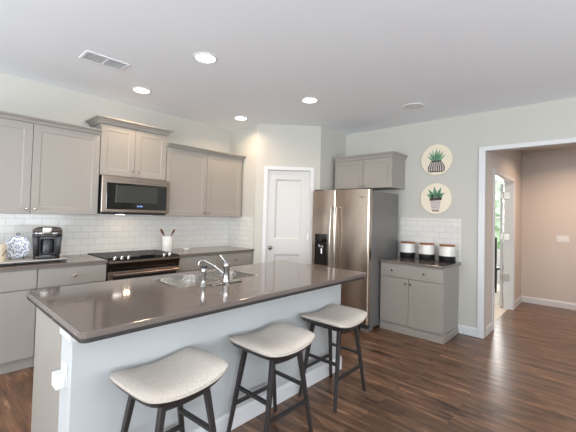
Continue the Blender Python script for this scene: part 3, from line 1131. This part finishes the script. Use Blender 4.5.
SX0, SX1, SY = 1.337, 2.130, 3.665
r = thing('kitchen_stove', 'stainless slide-in stove with black glass cooktop', 'stove', (SX0, SY, 0))
SW = SX1 - SX0
build(MB().box(.002, SW - .002, .05, YB - SY - .012, .06, .895, .003).box(.03, SW - .03, .09, .55, 0, .06), 'body', M['black'], r)
build(MB().box(-.004 + .004, SW, .075, YB - SY - .012, .897, .921, .004), 'cooktop', M['cooktop'], r)
for x, y, rad in ((.2, .22, .105), (.2, .49, .08), (.59, .22, .08), (.59, .49, .105)):
    build(MB().lathe([(rad - .004, .9212), (rad, .9216), (rad + .004, .9212)], 40, Matrix.Translation((x, y, 0)), cap=False), 'burner_ring', M['dark_grey'], r)
build(MB().prism([(.078, .897), (.078, .922), (.010, .903), (-.003, .8935), (.021, .8930), (.050, .890)], .0, SW, 'x', .002), 'control_panel', M['black_glass'], r)
build(MB().box(.0, SW, -.008, .02, .874, .892, .003), 'front_trim', M['steel_h'], r)
slope = math.atan2(.022, .068)
for x in (.070, .140, .210, .610, .675):
    mt_ = Matrix.Translation((x, .038, .9115)) @ Matrix.Rotation(-slope + .35, 4, 'X')
    k_ = build(MB().lathe([(0, -.004), (.021, -.004), (.021, .004), (.017, .007), (.0155, .026), (.012, .029), (0, .029)], 24, mt_), 'knob', M['chrome'], r, 40)
build(MB().box(.33, .50, -.0015, .0015, -.020, .020, mtx=Matrix.Translation((0, .044, .9140)) @ Matrix.Rotation(slope, 4, 'X')), 'control_display', M['black_glass'], r)
build(MB().prism([(.001, .8735), (.045, .8735), (.045, .786), (.030, .786)], .004, SW - .004, 'x'), 'vent_panel', M['black_glass'], r)
d = build(MB().box(.004, SW - .004, .012, .048, .215, .785, .004), 'oven_door', M['steel_h'], r)
build(MB().box(.045, SW - .045, .006, .014, .26, .735, .003), 'oven_window', M['oven_window'], d)
build(MB().tube([(.035, -.028, .757), (SW - .035, -.028, .757)], .012, 12).box(.04, .065, -.03, .014, .748, .766, .003).box(SW - .065, SW - .04, -.03, .014, .748, .766, .003),
      'handle', M['steel_h'], d, 50)
build(MB().box(.004, SW - .004, .014, .048, .065, .208, .004), 'storage_drawer', M['steel_h'], r)

# ------------------------------------------------------------------ things on the counters
r = thing('pod_drawer', 'low steel coffee pod drawer under the coffee machine', 'drawer tray', (.60, 3.96, .914), math.radians(3))
build(MB().box(-.40, .40, -.16, .17, .006, .020, .002), 'body', M['black'], r)
build(MB().box(-.405, .405, -.172, .175, .0203, .030, .003), 'top_plate', M['tray'], r)
build(MB().box(-.39, -.005, -.168, -.160, .007, .020, .002), 'drawer_front', M['dark_grey'], r)
build(MB().box(.005, .39, -.168, -.160, .007, .020, .002), 'drawer_front', M['dark_grey'], r)
for x in (-.36, .36):
    for y in (-.14, .14):
        build(MB().lathe([(0, 0), (.012, 0), (.012, .007), (0, .007)], 12, Matrix.Translation((x, y, 0))), 'foot', M['black'], r)

r = thing('coffee_machine', 'black and brown pod coffee machine on the left counter', 'coffee machine', (.872, 3.955, .944), math.radians(-14))
r.scale = (1, 1, 1.03)
build(MB().prism(rounded_rect(-.104, .104, -.125, .135, .05), 0, .030, 'z', .003), 'base', M['black'], r, 40)
build(MB().prism(rounded_rect(-.062, .062, -.130, -.01, .03), .018, .036, 'z', .002), 'drip_tray', M['dark_grey'], r, 40)
build(MB().prism(rounded_rect(-.110, .110, .0, .13, .045), .030, .215, 'z'), 'body', M['brown_plastic'], r, 40)
for s in (-1, 1):
    build(MB().prism([(s * .068, .030), (s * .104, .030), (s * .117, .215), (s * .068, .215)], -.095, .05, 'y', .008), 'side_column', M['black'], r, 40)
build(MB().lathe([(0, .045), (.052, .045), (.055, .06), (.055, .165), (.045, .178), (0, .178)], 28, Matrix.Translation((0, -.02, 0))), 'brew_panel', M['dark_grey'], r, 40)
build(MB().prism(rounded_rect(-.119, .119, -.112, .132, .055), .200, .232, 'z', .004), 'head', M['black'], r, 40)
build(MB().prism(rounded_rect(-.121, .121, -.116, .133, .056), .230, .240, 'z', .002), 'chrome_band', M['chrome'], r, 40)
lid = []
for k in range(17):
    a_ = PI * k / 16
    lid.append((-.117 * math.copysign(abs(math.cos(a_)) ** .55, math.cos(a_)), .240 + .048 * math.sin(a_) ** .6))
build(MB().prism(lid, -.108, .128, 'y', .006), 'lid', M['brown_plastic'], r, 50)
build(MB().box(-.040, .040, -.130, -.06, .222, .296, .014, 3), 'handle', M['nickel'], r, 50)

r = thing('decorative_plate', 'round blue and white patterned plate standing beside the coffee machine', 'plate', (.650, 4.00, .944), math.radians(-10))
tl = Matrix.Translation((0, 0, .113)) @ Matrix.Rotation(math.radians(-8), 4, 'X')
pl = MB().lathe([(0, .004), (.060, .004), (.097, .014), (.102, .013), (.100, .008), (.062, -.004), (0, -.004)], 56, Matrix.Rotation(PI / 2, 4, 'X'), cap=False)
po = build(pl, 'plate_disc', M['pattern'], r, 40)
po.matrix_local = tl
ri = build(MB().tube([(.012 * math.cos(2 * PI * k / 16), .006, .1165 + .012 * math.sin(2 * PI * k / 16)) for k in range(17)], .0035, 8), 'hanging_ring', M['ceramic_black'], r, 50)
ri.matrix_local = tl
build(MB().tube([(-.05, -.035, .002), (-.05, .07, .002), (-.02, .045, .09), (.02, .045, .09), (.05, .07, .002), (.05, -.035, .002)], .003, 8)
      .tube([(-.05, -.034, .002), (-.05, -.036, .016)], .003, 8).tube([(.05, -.034, .002), (.05, -.036, .016)], .003, 8), 'plate_stand', M['ceramic_black'], r, 50)

r = thing('stoneware_crock', 'cream crock with a brown brush stroke at the counter edge', 'crock', (.490, 3.90, .944))
build(MB().lathe([(0, 0), (.058, 0), (.066, .02), (.068, .12), (.060, .15), (.056, .15), (.060, .12), (.058, .02), (0, .012)], 36, cap=False), 'body', M['cream'], r, 40)
build(MB().bar((.035, -.0585, .055), (.058, -.036, .10), .008, .012, .006, .006, .002), 'brush_stroke', M['ink'], r)

r = thing('utensil_crock', 'white cylinder crock holding wooden utensils beside the stove', 'crock', (2.198, 4.11, .914))
build(MB().lathe([(0, 0), (.062, 0), (.066, .006), (.066, .188), (.063, .192), (.059, .188), (.058, .012), (0, .012)], 40, cap=False), 'body', M['ceramic'], r, 40)


def spoon(label, base, tip, bowl_w, slotted=False):
    rr = thing('wooden_spoon', label, 'utensil', base)
    t_ = Vector(tip) - Vector(base)
    build(MB().tube([(0, 0, 0), tuple(t_ * .5), tuple(t_ * .78)], [.0055, .006, .0065], 10), 'handle', M['utensil'], rr, 50)
    q = t_.to_track_quat('Z', 'Y').to_matrix().to_4x4()
    mt2 = Matrix.Translation(t_ * .87) @ q @ Matrix.Diagonal((bowl_w, .010, .042, 1))
    b = bmesh.new()
    bmesh.ops.create_uvsphere(b, u_segments=20, v_segments=12, radius=1)
    mm = MB()
    mm._merge(b, mt2)
    build(mm, 'spoon_head', M['utensil'], rr, 60)
    return rr


spoon('wooden spoon leaning left in the white utensil crock', (2.243, 4.110, .930), (2.090, 4.085, 1.200), .026)
spoon('wooden spatula leaning right in the white utensil crock', (2.154, 4.112, .930), (2.305, 4.130, 1.195), .018)

r = thing('small_dish', 'small white round dish on the counter right of crock', 'dish', (2.435, 4.05, .914))
build(MB().lathe([(0, 0), (.034, 0), (.044, .012), (.048, .030), (.045, .030), (.040, .013), (0, .008)], 32, cap=False), 'bowl', M['ceramic'], r, 40)


def canister(label, x, y):
    rr = thing('canister', label, 'canister', (x, y, .878), 0, 'black and white canisters on the small cabinet')
    build(MB().lathe([(0, 0), (.096, 0), (.099, .004), (.098, .078), (0, .078)], 48), 'black_base', M['ceramic_black'], rr, 40)
    build(MB().lathe([(.098, .078), (.096, .14), (.092, .193), (.088, .197), (.0, .197)], 48, cap=False), 'body', M['ceramic'], rr, 40)
    build(MB().lathe([(0, .197), (.090, .197), (.092, .200), (.092, .213), (.089, .216), (0, .216)], 48), 'lid', M['wood_lid'], rr, 40)
    return rr


c = canister('black and white canister nearest the refrigerator', 4.530, 1.945)
for (x, y, lb) in ((4.525, 1.685, 'black and white canister in the middle of the row of three'), (4.515, 1.430, 'black and white canister nearest the hall opening')):
    c2 = copy_tree(c)
    c2.location = (x, y, .878)
    c2['label'] = lb

# ------------------------------------------------------------------ wall plaques (local x to the right, facing -y)
def flat(mb, pts, y0, y1):
    mb.prism(pts, y0, y1, 'y')


def plaque(label, y, z):
    rr = thing('wall_plaque', label, 'wall art', (XR, y, z), -PI / 2, 'round plant plaques on the fridge wall')
    build(MB().lathe([(0, 0), (.185, 0), (.200, .008), (.203, .016), (.199, .021), (.19, .021), (0, .019)], 64,
                     Matrix.Rotation(PI / 2, 4, 'X'), cap=False), 'disc', M['plaque'], rr, 40)
    return rr


def leaf(x, z, a, L, w, bend=0.0):
    """pointed leaf polygon from (x,z) at angle a from vertical"""
    pts = []
    n_ = 8
    for s in (1, -1):
        rng = range(n_ + 1) if s == 1 else range(n_ - 1, 0, -1)
        for k in rng:
            u = k / n_
            ww = w * math.sin(PI * min(1, u * .85 + .15)) * (1 - u * .35) if k < n_ else 0
            aa = a + bend * u
            pts.append((x + L * u * math.sin(aa) + s * ww * math.cos(aa), z + L * u * math.cos(aa) - s * ww * math.sin(aa)))
    return pts


p1 = plaque('upper round cream plaque with spiky aloe in a striped pot', 1.614, 2.193)
lf = MB()
dk = MB()
for k, (a, L, w) in enumerate(((-.75, .12, .012), (-.5, .15, .013), (-.25, .165, .013), (0, .175, .014), (.22, .17, .013), (.48, .15, .013), (.75, .12, .012))):
    flat(lf, leaf(a * .05, -.02, a, L, w), -.0225, -.0185)
for a, L in ((-.38, .13), (.1, .15), (.36, .13), (-.1, .14)):
    flat(dk, leaf(a * .05, -.02, a, L, .006), -.0235, -.0222)
build(lf, 'leaves', M['leaf_print'], p1)
build(dk, 'leaf_shading', M['leaf_dark'], p1)
pot = [(-.06, -.015), (-.09, -.05), (-.107, -.10), (-.108, -.145), (-.09, -.158), (.09, -.158), (.108, -.145), (.107, -.10), (.09, -.05), (.06, -.015)]
pb = MB()
flat(pb, pot, -.0225, -.0185)
build(pb, 'pot', M['pot_print'], p1)
ik = MB()
for k in range(8):
    u = -1 + 2 * k / 7
    a_, b_ = u * .062, u * .102
    flat(ik, [(a_ - .004, -.02), (a_ + .004, -.02), (b_ + .008, -.10), (b_ * .98 + .006, -.152), (b_ * .98 - .006, -.152), (b_ - .006, -.10)], -.0240, -.0222)
flat(ik, [(-.064, -.012), (.064, -.012), (.070, -.028), (-.070, -.028)], -.0240, -.0222)
flat(ik, [(-.095, -.150), (.095, -.150), (.088, -.163), (-.088, -.163)], -.0240, -.0222)
build(ik, 'ink_stripes', M['ink'], p1)

p2 = plaque('lower round cream plaque with broad-leaf plant in grey pot', 1.616, 1.680)
lf = MB()
dk = MB()
for a, L, w in ((-1.05, .10, .026), (-.6, .14, .028), (-.1, .155, .028), (.4, .15, .028), (.9, .11, .026)):
    flat(lf, leaf(a * .03, .01, a, L, w), -.0225, -.0185)
for a, L in ((-.6, .10), (.4, .11), (-.1, .115), (.9, .08)):
    flat(dk, leaf(a * .03 + .006, .015, a, L, .010), -.0235, -.0222)
build(lf, 'leaves', M['leaf_print'], p2)
build(dk, 'leaf_shading', M['leaf_dark'], p2)
pb = MB()
flat(pb, [(-.066, -.03), (-.046, -.165), (.046, -.165), (.066, -.03)], -.0225, -.0185)
build(pb, 'pot', M['pot_print'], p2)
ik = MB()
flat(ik, [(-.080, .012), (.080, .018), (.074, -.022), (-.074, -.030)], -.0240, -.0222)
flat(ik, [(-.045, -.155), (.045, -.155), (.044, -.168), (-.044, -.168)], -.0240, -.0222)
for z in (-.055, -.085, -.115):
    w_ = .064 + (z + .03) * .15
    flat(ik, [(-w_, z), (w_, z + .004), (w_, z + .001), (-w_, z - .003)], -.0236, -.0222)
build(ik, 'ink_lines', M['ink'], p2)

# ------------------------------------------------------------------ hall and far room
r = thing('light_switch', 'white triple light switch plate on hall end wall', 'light switch', (HX, .48, 1.13), -PI / 2)
build(MB().box(-.082, .082, -.006, 0, -.058, .058, .002), 'plate', M['white_plastic'], r)
for x in (-.046, 0, .046):
    build(MB().box(x - .015, x + .015, -.010, -.005, -.032, .032, .002), 'rocker', M['white_plastic'], r)

r = thing('dining_chair', 'black chair in the bright room beyond the hall', 'chair', (8.0, 1.60, 0), math.radians(60))
build(MB().box(-.22, .22, -.22, .22, .44, .49, .015), 'seat', M['black'], r)
build(MB().box(-.21, .21, .19, .23, .55, 1.08, .015), 'backrest', M['black'], r)
for sx in (-1, 1):
    for sy in (-1, 1):
        build(MB().bar((sx * .18, sy * .19, .45), (sx * .20, sy * .21, 0), .035, .025), 'leg', M['black'], r)
    build(MB().bar((sx * .18, .20, .46), (sx * .18, .21, .62), .03, .03), 'back_post', M['black'], r)

struct(MB().box(9.3, 22, -6, 12, -.4, -.3), 'ground', M['lawn'], 'lawn outside the far window', 'lawn')


def bush(label, x, y, s, h):
    rr = thing('garden_tree', label, 'tree', (x, y, -.3))
    build(MB().tube([(0, 0, 0), (.05, 0, h * .5), (0, .05, h * .8)], [.09, .07, .04], 10), 'trunk', M['bark'], rr, 50)
    b = bmesh.new()
    bmesh.ops.create_icosphere(b, subdivisions=4, radius=s)
    rnd = random.Random(int(x * 10))
    for vtx in b.verts:
        vtx.co *= 1 + rnd.uniform(-.12, .12)
        vtx.co.z = vtx.co.z * 1.1 + h
    mm = MB()
    mm._merge(b)
    build(mm, 'crown', M['leaves'], rr)


bush('broad green garden tree outside the far room window', 13.0, 2.7, 1.3, 2.1)
bush('smaller green garden tree beside the lawn outside', 12.0, .3, .7, 1.4)
